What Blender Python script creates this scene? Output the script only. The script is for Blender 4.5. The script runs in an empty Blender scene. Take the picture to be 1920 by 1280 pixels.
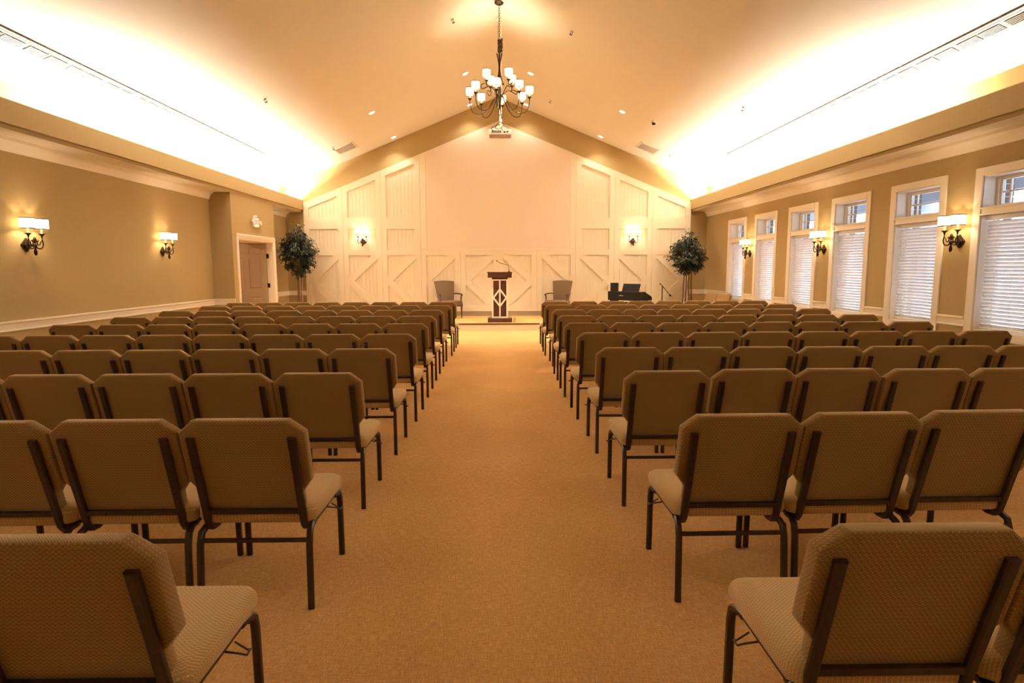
import bpy, bmesh, math, random
from mathutils import Vector, Matrix, Euler
random.seed(7)
PI = math.pi
S = bpy.context.scene
COL = S.collection

# ------------------------------------------------------------------ camera, world, lights, exposure
cd = bpy.data.cameras.new('camera'); cam = bpy.data.objects.new('camera', cd); COL.objects.link(cam)
cd.sensor_width = 36.0; cd.lens = 1164.0 / 1920 * 36; cd.clip_start = 0.05; cd.clip_end = 200
def _camrot():
    f = 1164.0
    fw = Vector(((937 - 960) / f, (640 - 502) / f, 1.0)).normalized()
    up = Vector((-math.sin(0.005), math.cos(0.005), 0))
    X = up.cross(fw).normalized(); Z = fw.cross(X)
    cx, cy, cz = (Vector((X[i], fw[i], Z[i])) for i in range(3))
    return Matrix((cx, cy, -cz)).transposed()
m4 = _camrot().to_4x4(); m4.translation = (0, 0, 1.5); cam.matrix_world = m4
S.camera = cam
S.view_settings.view_transform = 'Standard'; S.view_settings.look = 'None'
S.view_settings.exposure = 1.27; S.view_settings.gamma = 1.0; S.view_settings.use_curve_mapping = False
S.cycles.max_bounces = 9; S.cycles.diffuse_bounces = 6; S.cycles.sample_clamp_indirect = 6.0

W = bpy.data.worlds.new('overcast_sky'); S.world = W; W.use_nodes = True
W.node_tree.nodes['Background'].inputs[0].default_value = (0.70, 0.78, 1.0, 1)
W.node_tree.nodes['Background'].inputs[1].default_value = 3.3

XL, XR, YB, YF = -5.80, 5.71, -3.0, 17.24        # side walls, wall behind the camera, far wall
CX, ZR, SL = -0.03, 6.03, 0.408                   # ridge line and ceiling slope
FL, FR, ZS, ZT = -5.37, 5.28, 3.02, 3.33          # cove fascia faces, soffit height, fascia top
def zc(x): return ZR - SL * abs(x - CX)
WARM = (1.0, 0.90, 0.745)
def area(name, loc, rot, sx, sy, power, color):
    l = bpy.data.lights.new(name, 'AREA'); l.shape = 'RECTANGLE'; l.size = sx; l.size_y = sy; l.energy = power; l.color = color
    o = bpy.data.objects.new(name, l); o.location = loc; o.rotation_euler = rot; COL.objects.link(o); return o
# fluorescent cove strips lying on the ledges behind the fascias, shining up at the ceiling
COVE = 505.0
for side, x in (('left', -5.60), ('right', 5.51)):
    for (y0, y1, k) in ((-2.6, 6.2, 0.27), (7.7, 16.9, 1.0)):
        area('cove_light_' + side, (x, (y0 + y1) / 2, 3.12), (PI, 0.75 * (1 if x < 0 else -1), 0), 0.10, y1 - y0, COVE * k * (y1 - y0) / 9.0, WARM)

# ------------------------------------------------------------------ materials
def mat(name, color, rough=0.5, metal=0.0, var=0.0, scale=8.0, bump=0.0, bscale=None, stretch=(1, 1, 1), spec=0.5, coords='Object', color2=None, emit=None, estr=0.0):
    m = bpy.data.materials.new(name); m.use_nodes = True
    nt = m.node_tree; b = nt.nodes['Principled BSDF']; N = nt.nodes.new; L = nt.links.new
    b.inputs['Base Color'].default_value = (*color, 1); b.inputs['Roughness'].default_value = rough
    b.inputs['Metallic'].default_value = metal; b.inputs['Specular IOR Level'].default_value = spec
    if emit:
        b.inputs['Emission Color'].default_value = (*emit, 1); b.inputs['Emission Strength'].default_value = estr
    tc = N('ShaderNodeTexCoord'); mp = N('ShaderNodeMapping'); mp.inputs['Scale'].default_value = stretch
    L(tc.outputs[coords], mp.inputs[0])
    if var or color2:
        n = N('ShaderNodeTexNoise'); n.inputs['Scale'].default_value = scale; n.inputs['Detail'].default_value = 5
        L(mp.outputs[0], n.inputs['Vector'])
        r = N('ShaderNodeValToRGB'); r.color_ramp.elements[0].position = 0.3; r.color_ramp.elements[1].position = 0.7
        c2 = color2 or tuple(min(1, c * (1 + var)) for c in color)
        c1 = color if color2 else tuple(c * (1 - var) for c in color)
        r.color_ramp.elements[0].color = (*c1, 1); r.color_ramp.elements[1].color = (*c2, 1)
        L(n.outputs[0], r.inputs[0]); L(r.outputs[0], b.inputs['Base Color'])
    if bump:
        n2 = N('ShaderNodeTexNoise'); n2.inputs['Scale'].default_value = bscale or scale * 6; n2.inputs['Detail'].default_value = 3
        L(mp.outputs[0], n2.inputs['Vector'])
        bp = N('ShaderNodeBump'); bp.inputs['Strength'].default_value = bump; bp.inputs['Distance'].default_value = 0.004
        L(n2.outputs[0], bp.inputs['Height']); L(bp.outputs[0], b.inputs['Normal'])
    return m

def mnode(nt, op, a, b=None, c=None):
    n = nt.nodes.new('ShaderNodeMath'); n.operation = op
    for i, v in enumerate((a, b, c)):
        if v is None: continue
        if isinstance(v, (int, float)): n.inputs[i].default_value = v
        else: nt.links.new(v, n.inputs[i])
    return n.outputs[0]

def fabric(name, kind, dark, light):
    m = bpy.data.materials.new(name); m.use_nodes = True
    nt = m.node_tree; b = nt.nodes['Principled BSDF']; N = nt.nodes.new; L = nt.links.new
    b.inputs['Roughness'].default_value = 0.9; b.inputs['Specular IOR Level'].default_value = 0.15
    b.inputs['Sheen Weight'].default_value = 0.35; b.inputs['Sheen Roughness'].default_value = 0.4
    b.inputs['Sheen Tint'].default_value = (1, 0.85, 0.65, 1)
    tc = N('ShaderNodeTexCoord'); sp = N('ShaderNodeSeparateXYZ'); L(tc.outputs['Object'], sp.inputs[0])
    x, y, z = sp.outputs
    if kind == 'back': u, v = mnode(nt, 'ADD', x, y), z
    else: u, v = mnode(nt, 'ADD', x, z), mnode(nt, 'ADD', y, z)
    P, Q = 0.0148, 0.0132                                            # honeycomb of light threads
    uu = mnode(nt, 'DIVIDE', u, P); vv = mnode(nt, 'DIVIDE', v, Q)
    tri = mnode(nt, 'ABSOLUTE', mnode(nt, 'SUBTRACT', mnode(nt, 'FRACT', uu), 0.5))          # 0..0.5
    tri = mnode(nt, 'MULTIPLY', mnode(nt, 'MINIMUM', mnode(nt, 'MAXIMUM', tri, 0.1), 0.4), 1.6667)
    l1 = mnode(nt, 'LESS_THAN', mnode(nt, 'ABSOLUTE', mnode(nt, 'SUBTRACT', mnode(nt, 'FRACT', mnode(nt, 'ADD', vv, tri)), 0.5)), 0.10)
    l2 = mnode(nt, 'LESS_THAN', mnode(nt, 'ABSOLUTE', mnode(nt, 'SUBTRACT', mnode(nt, 'FRACT', mnode(nt, 'ADD', mnode(nt, 'SUBTRACT', vv, tri), 0.3333)), 0.5)), 0.075)
    ln = mnode(nt, 'MAXIMUM', l1, mnode(nt, 'MULTIPLY', l2, 0.55))
    n = N('ShaderNodeTexNoise'); n.inputs['Scale'].default_value = 420; L(tc.outputs['Object'], n.inputs['Vector'])
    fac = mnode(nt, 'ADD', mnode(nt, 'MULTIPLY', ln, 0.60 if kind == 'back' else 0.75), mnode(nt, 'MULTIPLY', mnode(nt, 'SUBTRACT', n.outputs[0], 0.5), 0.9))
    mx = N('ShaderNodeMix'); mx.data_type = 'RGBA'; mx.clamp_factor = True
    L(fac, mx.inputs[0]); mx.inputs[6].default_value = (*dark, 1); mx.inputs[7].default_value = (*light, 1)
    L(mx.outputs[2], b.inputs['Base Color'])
    bp = N('ShaderNodeBump'); bp.inputs['Strength'].default_value = 0.35; bp.inputs['Distance'].default_value = 0.0015
    L(fac, bp.inputs['Height']); L(bp.outputs[0], b.inputs['Normal'])
    return m

def carpet_mat():
    m = bpy.data.materials.new('carpet_weave'); m.use_nodes = True
    nt = m.node_tree; b = nt.nodes['Principled BSDF']; N = nt.nodes.new; L = nt.links.new
    b.inputs['Roughness'].default_value = 0.95; b.inputs['Specular IOR Level'].default_value = 0.1
    tc = N('ShaderNodeTexCoord')
    def noise(sc, det):
        mp = N('ShaderNodeMapping'); mp.inputs['Scale'].default_value = sc; L(tc.outputs['Object'], mp.inputs[0])
        n = N('ShaderNodeTexNoise'); n.inputs['Scale'].default_value = 1.0; n.inputs['Detail'].default_value = det
        L(mp.outputs[0], n.inputs['Vector']); return n.outputs[0]
    a = noise((22, 210, 1), 2); c = noise((210, 22, 1), 2); d = noise((1.2, 1.0, 1), 3); e = noise((260, 260, 1), 1)
    s = mnode(nt, 'MAXIMUM', a, c)
    f = mnode(nt, 'ADD', mnode(nt, 'MULTIPLY', mnode(nt, 'SUBTRACT', s, 0.55), 2.2), mnode(nt, 'MULTIPLY', mnode(nt, 'SUBTRACT', e, 0.5), 1.2))
    f = mnode(nt, 'ADD', mnode(nt, 'ADD', f, mnode(nt, 'MULTIPLY', mnode(nt, 'SUBTRACT', d, 0.5), 0.5)), 0.5)
    r = N('ShaderNodeValToRGB'); r.color_ramp.elements[0].position = 0.0; r.color_ramp.elements[1].position = 1.0
    r.color_ramp.elements[0].color = (0.43, 0.222, 0.072, 1); r.color_ramp.elements[1].color = (0.80, 0.485, 0.195, 1)
    L(f, r.inputs[0]); L(r.outputs[0], b.inputs['Base Color'])
    bp = N('ShaderNodeBump'); bp.inputs['Strength'].default_value = 0.5; bp.inputs['Distance'].default_value = 0.004
    L(f, bp.inputs['Height']); L(bp.outputs[0], b.inputs['Normal'])
    return m

def shade_mat():
    m = bpy.data.materials.new('lit_lamp_shade'); m.use_nodes = True
    nt = m.node_tree; nt.nodes.clear(); N = nt.nodes.new; L = nt.links.new
    o = N('ShaderNodeOutputMaterial'); a = N('ShaderNodeAddShader'); e = N('ShaderNodeEmission'); t = N('ShaderNodeBsdfTranslucent')
    e.inputs[0].default_value = (1.0, 0.80, 0.46, 1); e.inputs[1].default_value = 2.2; t.inputs[0].default_value = (0.5, 0.42, 0.3, 1)
    L(e.outputs[0], a.inputs[0]); L(t.outputs[0], a.inputs[1]); L(a.outputs[0], o.inputs[0]); return m

def glass_mat():
    m = bpy.data.materials.new('window_glass'); m.use_nodes = True
    nt = m.node_tree; nt.nodes.clear(); N = nt.nodes.new; L = nt.links.new
    o = N('ShaderNodeOutputMaterial'); mx = N('ShaderNodeMixShader'); t = N('ShaderNodeBsdfTransparent'); g = N('ShaderNodeBsdfGlossy'); fr = N('ShaderNodeMath'); fr.operation = 'MULTIPLY_ADD'; lw = N('ShaderNodeLayerWeight'); pw = N('ShaderNodeMath'); pw.operation = 'POWER'
    lw.inputs[0].default_value = 0.5; L(lw.outputs['Facing'], pw.inputs[0]); pw.inputs[1].default_value = 5.0; L(pw.outputs[0], fr.inputs[0]); fr.inputs[1].default_value = 0.7; fr.inputs[2].default_value = 0.04; t.inputs[0].default_value = (0.93, 0.96, 0.96, 1); g.inputs['Roughness'].default_value = 0.01
    L(fr.outputs[0], mx.inputs[0]); L(t.outputs[0], mx.inputs[1]); L(g.outputs[0], mx.inputs[2]); L(mx.outputs[0], o.inputs[0]); return m

def slat_mat():
    m = mat('blind_slat_vinyl', (0.84, 0.80, 0.76), 0.45)
    nt = m.node_tree; b = nt.nodes['Principled BSDF']; o = nt.nodes['Material Output']
    t = nt.nodes.new('ShaderNodeBsdfTranslucent'); t.inputs[0].default_value = (0.8, 0.78, 0.78, 1)
    mx = nt.nodes.new('ShaderNodeMixShader'); mx.inputs[0].default_value = 0.06
    nt.links.new(b.outputs[0], mx.inputs[1]); nt.links.new(t.outputs[0], mx.inputs[2]); nt.links.new(mx.outputs[0], o.inputs[0]); return m

M = dict(
    tan=mat('tan_wall_paint', (0.41, 0.30, 0.138), 0.75, var=0.03, scale=30, bump=0.06, bscale=260, spec=0.25),
    ceil=mat('ceiling_paint', (0.80, 0.76, 0.70), 0.9, var=0.015, scale=20, bump=0.05, bscale=200, spec=0.1),
    trim=mat('white_trim_paint', (0.82, 0.755, 0.645), 0.38, var=0.012, scale=6, spec=0.4),
    board=mat('white_board_paint', (0.735, 0.655, 0.51), 0.5, var=0.012, scale=5, spec=0.3),
    screen=mat('screen_wall_paint', (0.72, 0.605, 0.49), 0.85, var=0.008, scale=14, spec=0.15),
    carpet=carpet_mat(),
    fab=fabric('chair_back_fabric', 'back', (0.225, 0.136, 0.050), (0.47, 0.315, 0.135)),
    fab_lit=fabric('chair_seat_fabric_lit', 'seat', (0.42, 0.275, 0.120), (0.76, 0.57, 0.30)),  # same cloth as the back, lightened: light from above put into the colour
    frame=mat('chair_frame_enamel', (0.028, 0.012, 0.006), 0.42, var=0.35, scale=60, bump=0.15, bscale=300),
    bronze=mat('oiled_bronze', (0.050, 0.026, 0.014), 0.42, metal=0.6, var=0.4, scale=50, bump=0.2, bscale=90),
    wood=mat('dark_cherry_wood', (0.060, 0.020, 0.012), 0.35, color2=(0.095, 0.034, 0.018), scale=5, stretch=(8, 8, 1), bump=0.03),
    armwood=mat('dark_walnut_arms', (0.055, 0.028, 0.016), 0.4, color2=(0.08, 0.042, 0.024), scale=6, stretch=(1, 1, 6)),
    uphol=mat('taupe_upholstery', (0.165, 0.106, 0.058), 0.95, var=0.18, scale=220, bump=0.25, bscale=300, spec=0.1),
    black=mat('satin_black', (0.010, 0.008, 0.007), 0.45, var=0.2, scale=20, spec=0.2),
    black2=mat('black_speaker_vinyl', (0.013, 0.010, 0.009), 0.7, var=0.3, scale=150, bump=0.2, spec=0.2),
    white=mat('white_plastic', (0.80, 0.77, 0.72), 0.4, var=0.01, scale=9),
    grille=mat('vent_enamel', (0.74, 0.66, 0.56), 0.5, var=0.02, scale=9),
    duct=mat('duct_lining', (0.70, 0.60, 0.48), 0.9, var=0.1, scale=9),
    slot=mat('diffuser_metal', (0.12, 0.088, 0.062), 0.5, var=0.05, scale=9),
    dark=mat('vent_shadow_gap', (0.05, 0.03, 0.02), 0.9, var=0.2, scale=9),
    greyp=mat('projector_plastic', (0.42, 0.33, 0.28), 0.5, var=0.05, scale=40),
    leaf=mat('ficus_leaf', (0.010, 0.015, 0.006), 0.45, color2=(0.032, 0.040, 0.016), scale=6, coords='Object', spec=0.5),
    bark=mat('ficus_bark', (0.11, 0.060, 0.028), 0.85, color2=(0.19, 0.11, 0.055), scale=20, stretch=(4, 4, 1), bump=0.3),
    bark2=mat('pale_ficus_bark', (0.30, 0.21, 0.11), 0.85, color2=(0.12, 0.075, 0.04), scale=14, stretch=(2, 2, 3), bump=0.3),
    pot=mat('wicker_pot', (0.16, 0.085, 0.04), 0.8, var=0.3, scale=60, bump=0.5),
    soil=mat('potting_moss', (0.05, 0.035, 0.02), 1.0, var=0.4, scale=40, bump=0.6),
    doorp=mat('door_paint', (0.40, 0.305, 0.215), 0.45, var=0.015, scale=5),
    red=mat('exit_sign_red', (0.65, 0.05, 0.04), 0.4, var=0.02, emit=(1.0, 0.10, 0.08), estr=0.9),
    pink=mat('exit_sign_face', (0.85, 0.45, 0.38), 0.4, var=0.02, emit=(1.0, 0.42, 0.32), estr=0.45),
    bulb=mat('downlight_lamp', (1, 0.9, 0.7), 0.5, var=0.01, emit=(1.0, 0.83, 0.58), estr=14.0),
    candle=mat('candle_sleeve', (0.80, 0.58, 0.30), 0.5, var=0.05, scale=30, emit=(1.0, 0.62, 0.25), estr=0.25),
    chrome=mat('brushed_steel', (0.6, 0.56, 0.5), 0.3, metal=1.0, var=0.05, scale=40),
    brass=mat('aged_brass', (0.30, 0.19, 0.08), 0.35, metal=0.8, var=0.1, scale=40),
    porch=mat('porch_paint', (0.38, 0.42, 0.50), 0.7, var=0.04, scale=4),
    brick=mat('brown_brick', (0.10, 0.065, 0.055), 0.9, color2=(0.20, 0.13, 0.11), scale=14, bump=0.4, bscale=90),
    mortar=mat('grey_mortar', (0.40, 0.38, 0.36), 0.95, var=0.1, scale=60),
    paving=mat('pale_paving', (0.55, 0.56, 0.58), 0.9, var=0.08, scale=3),
    shade=shade_mat(), glass=glass_mat(), slat=slat_mat(),
    cord=mat('blind_cord', (0.85, 0.84, 0.82), 0.8, var=0.02), brown=mat('brown_baseboard_paint', (0.33, 0.25, 0.15), 0.6, var=0.03, scale=9),
)

# ------------------------------------------------------------------ mesh helpers
class MB:
    def __init__(s): s.v = []; s.f = []; s.mi = []
    def add(s, vs, fs, mi=0):
        b = len(s.v); s.v += [tuple(p) for p in vs]; s.f += [tuple(b + i for i in f) for f in fs]; s.mi += [mi] * len(fs); return s
    def box(s, x0, x1, y0, y1, z0, z1, mi=0, mx=None):
        vs = [Vector((x, y, z)) for x in (x0, x1) for y in (y0, y1) for z in (z0, z1)]
        if mx is not None: vs = [mx @ p for p in vs]
        return s.add(vs, [(0, 1, 3, 2), (4, 6, 7, 5), (0, 4, 5, 1), (2, 3, 7, 6), (0, 2, 6, 4), (1, 5, 7, 3)], mi)
    def cbox(s, x0, x1, y0, y1, z0, z1, c=0.005, mi=0, mx=None):   # box with chamfered edges
        X = (x0, x0 + c, x1 - c, x1); Y = (y0, y0 + c, y1 - c, y1); Z = (z0, z0 + c, z1 - c, z1)
        bm = bmesh.new(); bmesh.ops.create_cube(bm, size=1)
        for v in bm.verts: v.co = Vector(((x0 + x1) / 2 + v.co.x * (x1 - x0), (y0 + y1) / 2 + v.co.y * (y1 - y0), (z0 + z1) / 2 + v.co.z * (z1 - z0)))
        bmesh.ops.bevel(bm, geom=bm.edges[:], offset=c, segments=2, affect='EDGES', profile=0.6)
        if mx is not None: bmesh.ops.transform(bm, matrix=mx, verts=bm.verts)
        bm.verts.index_update(); s.add([v.co.copy() for v in bm.verts], [[v.index for v in f.verts] for f in bm.faces], mi); bm.free(); return s
    def loft(s, rings, closed=True, cap=True, mi=0):
        n = len(rings[0]); vs = [p for r in rings for p in r]; fs = []
        for i in range(len(rings) - 1):
            for j in range(n if closed else n - 1):
                k = (j + 1) % n
                fs.append((i * n + j, i * n + k, (i + 1) * n + k, (i + 1) * n + j))
        if cap: fs += [tuple(range(n))[::-1], tuple((len(rings) - 1) * n + j for j in range(n))]
        return s.add(vs, fs, mi)
    def tube(s, pts, r, n=8, mi=0, cap=True, sect=None):
        pts = [Vector(p) for p in pts]; rs = r if isinstance(r, (list, tuple)) else [r] * len(pts); rings = []
        t0 = (pts[1] - pts[0]).normalized(); nrm = t0.orthogonal().normalized()
        if sect: 
            nrm = Vector((1, 0, 0)); nrm = (nrm - t0 * nrm.dot(t0))
            nrm = nrm.normalized() if nrm.length > 1e-4 else t0.orthogonal().normalized()
        for i, p in enumerate(pts):
            a = (pts[i] - pts[i - 1]).normalized() if i else (pts[1] - pts[0]).normalized()
            b = (pts[i + 1] - pts[i]).normalized() if i < len(pts) - 1 else a
            t = (a + b).normalized() if (a + b).length > 1e-6 else a
            nrm = (nrm - t * nrm.dot(t)).normalized(); bn = t.cross(nrm)
            if sect: ring = [p + nrm * u + bn * v for u, v in sect]
            else: ring = [p + (nrm * math.cos(2 * PI * k / n) + bn * math.sin(2 * PI * k / n)) * rs[i] for k in range(n)]
            rings.append(ring)
        return s.loft(rings, True, cap, mi)
    def lathe(s, prof, n=16, o=(0, 0, 0), mi=0, mx=None, cap=True):
        rings = []
        for r, z in prof:
            ring = [Vector((o[0] + r * math.cos(2 * PI * k / n), o[1] + r * math.sin(2 * PI * k / n), o[2] + z)) for k in range(n)]
            if mx is not None: ring = [mx @ p for p in ring]
            rings.append(ring)
        return s.loft(rings, True, cap, mi)
    def prism(s, poly, axis, a, b, mi=0):                            # 2-D polygon extruded along an axis
        def P(u, v, w): return {'x': (w, u, v), 'y': (u, w, v), 'z': (u, v, w)}[axis]
        return s.loft([[Vector(P(u, v, a)) for u, v in poly], [Vector(P(u, v, b)) for u, v in poly]], True, True, mi)
    def mesh(s, name, mats, smooth=None):
        me = bpy.data.meshes.new(name); me.from_pydata(s.v, [], s.f)
        for m in (mats if isinstance(mats, (list, tuple)) else [mats]): me.materials.append(m)
        if len(me.materials) > 1: me.polygons.foreach_set('material_index', s.mi)
        bm = bmesh.new(); bm.from_mesh(me); bmesh.ops.recalc_face_normals(bm, faces=bm.faces[:]); bm.to_mesh(me); bm.free()
        if smooth is not None:
            me.polygons.foreach_set('use_smooth', [True] * len(me.polygons)); me.set_sharp_from_angle(angle=math.radians(smooth))
        me.update(); return me
    def build(s, name, mats, parent=None, smooth=None):
        return obj(name, s.mesh(name, mats, smooth), parent)
def obj(name, me, parent=None, loc=None, mx=None):
    o = bpy.data.objects.new(name, me); COL.objects.link(o)
    if parent is not None: o.parent = parent
    if mx is not None: o.matrix_local = mx
    elif loc is not None: o.location = loc
    return o
def tag(o, label=None, cat=None, group=None, kind=None):
    if label: o['label'] = label
    if cat: o['category'] = cat
    if group: o['group'] = group
    if kind: o['kind'] = kind
    return o
def thing(name, label, cat, loc=(0, 0, 0), rz=0.0, group=None, mx=None):
    o = bpy.data.objects.new(name, None); COL.objects.link(o); o.empty_display_size = 0.1
    if mx is not None: o.matrix_world = mx
    else: o.location = loc; o.rotation_euler = (0, 0, rz)
    return tag(o, label, cat, group)
def copy_tree(o, parent=None):
    c = o.copy(); COL.objects.link(c)
    if parent is not None: c.parent = parent
    for ch in list(o.children): copy_tree(ch, c)
    return c
def rsect(w, h, c=0.25):                                             # rounded rectangle section
    w /= 2; h /= 2; k = min(w, h) * 2 * c
    return [(w - k, -h), (w, -h + k), (w, h - k), (w - k, h), (-w + k, h), (-w, h - k), (-w, -h + k), (-w + k, -h)]
def bez(pts, n=6):                                                   # Catmull-Rom through the points
    P = [Vector(p) for p in pts]; out = []
    for i in range(len(P) - 1):
        p0, p1, p2, p3 = P[max(i - 1, 0)], P[i], P[i + 1], P[min(i + 2, len(P) - 1)]
        for k in range(n):
            t = k / n
            out.append(0.5 * ((2 * p1) + (p2 - p0) * t + (2 * p0 - 5 * p1 + 4 * p2 - p3) * t * t + (3 * p1 - p0 - 3 * p2 + p3) * t ** 3))
    out.append(P[-1]); return out
def clip(poly, a, b, c):                                             # keep a*x + b*y <= c
    out = []
    for i in range(len(poly)):
        p, q = poly[i], poly[(i + 1) % len(poly)]
        dp, dq = a * p[0] + b * p[1] - c, a * q[0] + b * q[1] - c
        if dp <= 0: out.append(p)
        if dp * dq < 0:
            t = dp / (dp - dq); out.append((p[0] + (q[0] - p[0]) * t, p[1] + (q[1] - p[1]) * t))
    return out
def cone_light(name, loc, power, angle=1.5, blend=0.6, rot=(0, 0, 0), radius=0.05):
    l = bpy.data.lights.new(name, 'SPOT'); l.energy = power; l.color = WARM; l.spot_size = angle; l.spot_blend = blend; l.shadow_soft_size = radius
    o = bpy.data.objects.new(name, l); o.location = loc; o.rotation_euler = rot; COL.objects.link(o); return o
def point_light(name, loc, power, parent=None, radius=0.02):
    l = bpy.data.lights.new(name, 'POINT'); l.energy = power; l.color = (1.0, 0.76, 0.50); l.shadow_soft_size = radius
    o = bpy.data.objects.new(name, l); o.location = loc; COL.objects.link(o)
    if parent is not None: o.parent = parent
    return o
ORD = ['', 'first', 'second', 'third', 'fourth', 'fifth', 'sixth', 'seventh', 'eighth', 'ninth', 'tenth']

# ------------------------------------------------------------------ room shell
b = MB().box(XL - 0.2, XR + 0.2, YB - 0.2, YF + 0.2, -0.12, 0.0)
tag(b.build('floor', M['carpet']), 'golden tan woven carpet running down the aisle and under the chairs', 'carpet', kind='structure')

b = MB()
for sgn, x in ((-1, XL - 0.2), (1, XR + 0.2)):
    z0, z1 = zc(x), ZR
    b.prism([(CX, ZR), (x, z0), (x, z0 + 0.12), (CX, ZR + 0.12)], 'y', YB - 0.2, YF + 0.2)
tag(b.build('ceiling', M['ceil']), 'vaulted cream ceiling with a central ridge, lit by the coves', 'ceiling', kind='structure')

# left wall with its opening for the doorway
DY0, DY1, DZ = 13.02, 14.99, 2.11                                   # doorway opening
BY0, BY1 = 12.74, 15.10                                             # projecting block round the doorway
ztopL, ztopR = zc(XL), zc(XR)
b = MB()
b.box(XL - 0.2, XL, YB - 0.2, DY0, 0, ztopL); b.box(XL - 0.2, XL, DY1, YF + 0.2, 0, ztopL); b.box(XL - 0.2, XL, DY0, DY1, DZ, ztopL)
b.box(XL, FL, BY0, DY0, 0, ZS); b.box(XL, FL, DY1, BY1, 0, ZS); b.box(XL, FL, DY0, DY1, DZ, ZS)
tag(b.build('wall_left', M['tan']), 'tan painted wall on the left with a projecting block round the doorway', 'wall', kind='structure')

WY = [15.01, 13.39, 11.76, 10.16, 8.535, 6.92]; WH = 0.453; WZ0, WZ1 = 0.735, 2.56
b = MB(); y = YF + 0.2
for c in WY:
    b.box(XR, XR + 0.2, c + WH, y, 0, ztopR); b.box(XR, XR + 0.2, c - WH, c + WH, 0, WZ0); b.box(XR, XR + 0.2, c - WH, c + WH, WZ1, ztopR); y = c - WH
b.box(XR, XR + 0.2, YB - 0.2, y, 0, ztopR)
tag(b.build('wall_right', M['tan']), 'tan painted wall on the right pierced by tall windows', 'wall', kind='structure')
tag(MB().prism([(XL - 0.2, 0), (XR + 0.2, 0), (XR + 0.2, zc(XR + 0.2)), (CX, ZR), (XL - 0.2, zc(XL - 0.2))], 'y', YB - 0.2, YB).build('wall_back', M['tan']),
    'tan wall at the near end of the hall', 'wall', kind='structure')
wall_far = tag(MB().prism([(XL - 0.2, 0), (XR + 0.2, 0), (XR + 0.2, zc(XR + 0.2)), (CX, ZR), (XL - 0.2, zc(XL - 0.2))], 'y', YF, YF + 0.2).build('wall_far', M['tan']),
    'tan gable wall behind the stage faced with white boards', 'wall', kind='structure')

# cove ledges: soffit, fascia lip; white painted underside
for nm, x0, x1, fx in (('left', XL, FL, FL), ('right', FR, XR, FR)):
    b = MB(); lip = 0.05 * (1 if fx > 0 else -1)
    b.box(x0 if fx < 0 else fx, fx if fx < 0 else x1, YB, YF, ZS, ZS + 0.05)
    b.box(min(fx, fx - lip), max(fx, fx - lip), YB, YF, ZS + 0.05, ZT)
    tag(b.build('trim_cove_' + nm, M['tan']), 'tan cove fascia along the %s wall hiding the strip lights' % nm, 'cove', kind='structure')
# white soffit boards and crown mouldings
def crown(name, xw, s, segs, label):
    b = MB()
    prof = [(0, -0.145), (0.018, -0.145), (0.022, -0.118), (0.030, -0.108), (0.040, -0.070), (0.068, -0.040), (0.098, -0.030), (0.102, -0.016), (0.118, -0.014), (0.122, -0.001), (0, -0.001)]
    for (y0, y1) in segs: b.prism([(xw + s * u, ZS + v) for u, v in prof], 'y', y0, y1)
    w0, w1 = sorted((xw + s * 0.0, xw + s * 0.428))
    for (y0, y1) in segs: b.box(w0, w1, y0, y1, ZS - 0.004, ZS - 0.0005)
    tag(b.build(name, M['trim'], smooth=40), label, 'moulding', kind='structure')
crown('trim_crown_left', XL, 1, ((YB, BY0), (BY1, YF)), 'white crown moulding under the left cove soffit')
crown('trim_crown_right', XR, -1, ((YB, YF),), 'white crown moulding under the right cove soffit')

# chair rails
RAIL = [(0, 0.765), (0.016, 0.765), (0.022, 0.772), (0.022, 0.785), (0.016, 0.79), (0.016, 0.855), (0.028, 0.862), (0.036, 0.872), (0.034, 0.887), (0, 0.89)]
def rail(parent, axis, w, s, a, b_):
    return MB().prism([(w + s * u, v) for u, v in RAIL], axis, a, b_).build('rail', M['trim'], parent, smooth=30)
t = tag(bpy.data.objects.new('trim_chair_rail_left', None), 'white chair rail along the left wall and its recesses', 'chair rail', kind='structure'); COL.objects.link(t)
rail(t, 'y', XL, 1, YB, BY0); rail(t, 'y', XL, 1, BY1, YF)
rail(t, 'x', BY0, -1, XL, FL - 0.0); rail(t, 'x', YF, -1, XL, -5.32); rail(t, 'x', BY1, 1, XL, FL + 0.03)
t = tag(bpy.data.objects.new('trim_chair_rail_right', None), 'white chair rail between the windows of the right wall', 'chair rail', kind='structure'); COL.objects.link(t)
y = YF
for c in WY: rail(t, 'y', XR, -1, c + 0.571, y); y = c - 0.571
rail(t, 'y', XR, -1, YB, y); rail(t, 'x', YF, -1, 5.25, XR)
BASE = [(0, 0), (0.016, 0), (0.016, 0.10), (0.010, 0.125), (0, 0.13)]
def baseb(name, parts, label):
    t = tag(bpy.data.objects.new(name, None), label, 'baseboard', kind='structure'); COL.objects.link(t)
    for axis, w, s, a, b_ in parts: MB().prism([(w + s * u, v) for u, v in BASE], axis, a, b_).build('board', M['trim'], t)
baseb('baseboard_left', (('y', XL, 1, YB, BY0), ('y', XL, 1, BY1, YF), ('x', BY0, -1, XL, FL), ('x', BY1, 1, XL, FL)), 'white baseboard along the foot of the left wall')
baseb('baseboard_right', (('y', XR, -1, YB, YF),), 'white baseboard along the foot of the right wall')
baseb('baseboard_back', (('x', YB, 1, XL, XR),), 'white baseboard along the near wall')

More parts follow.
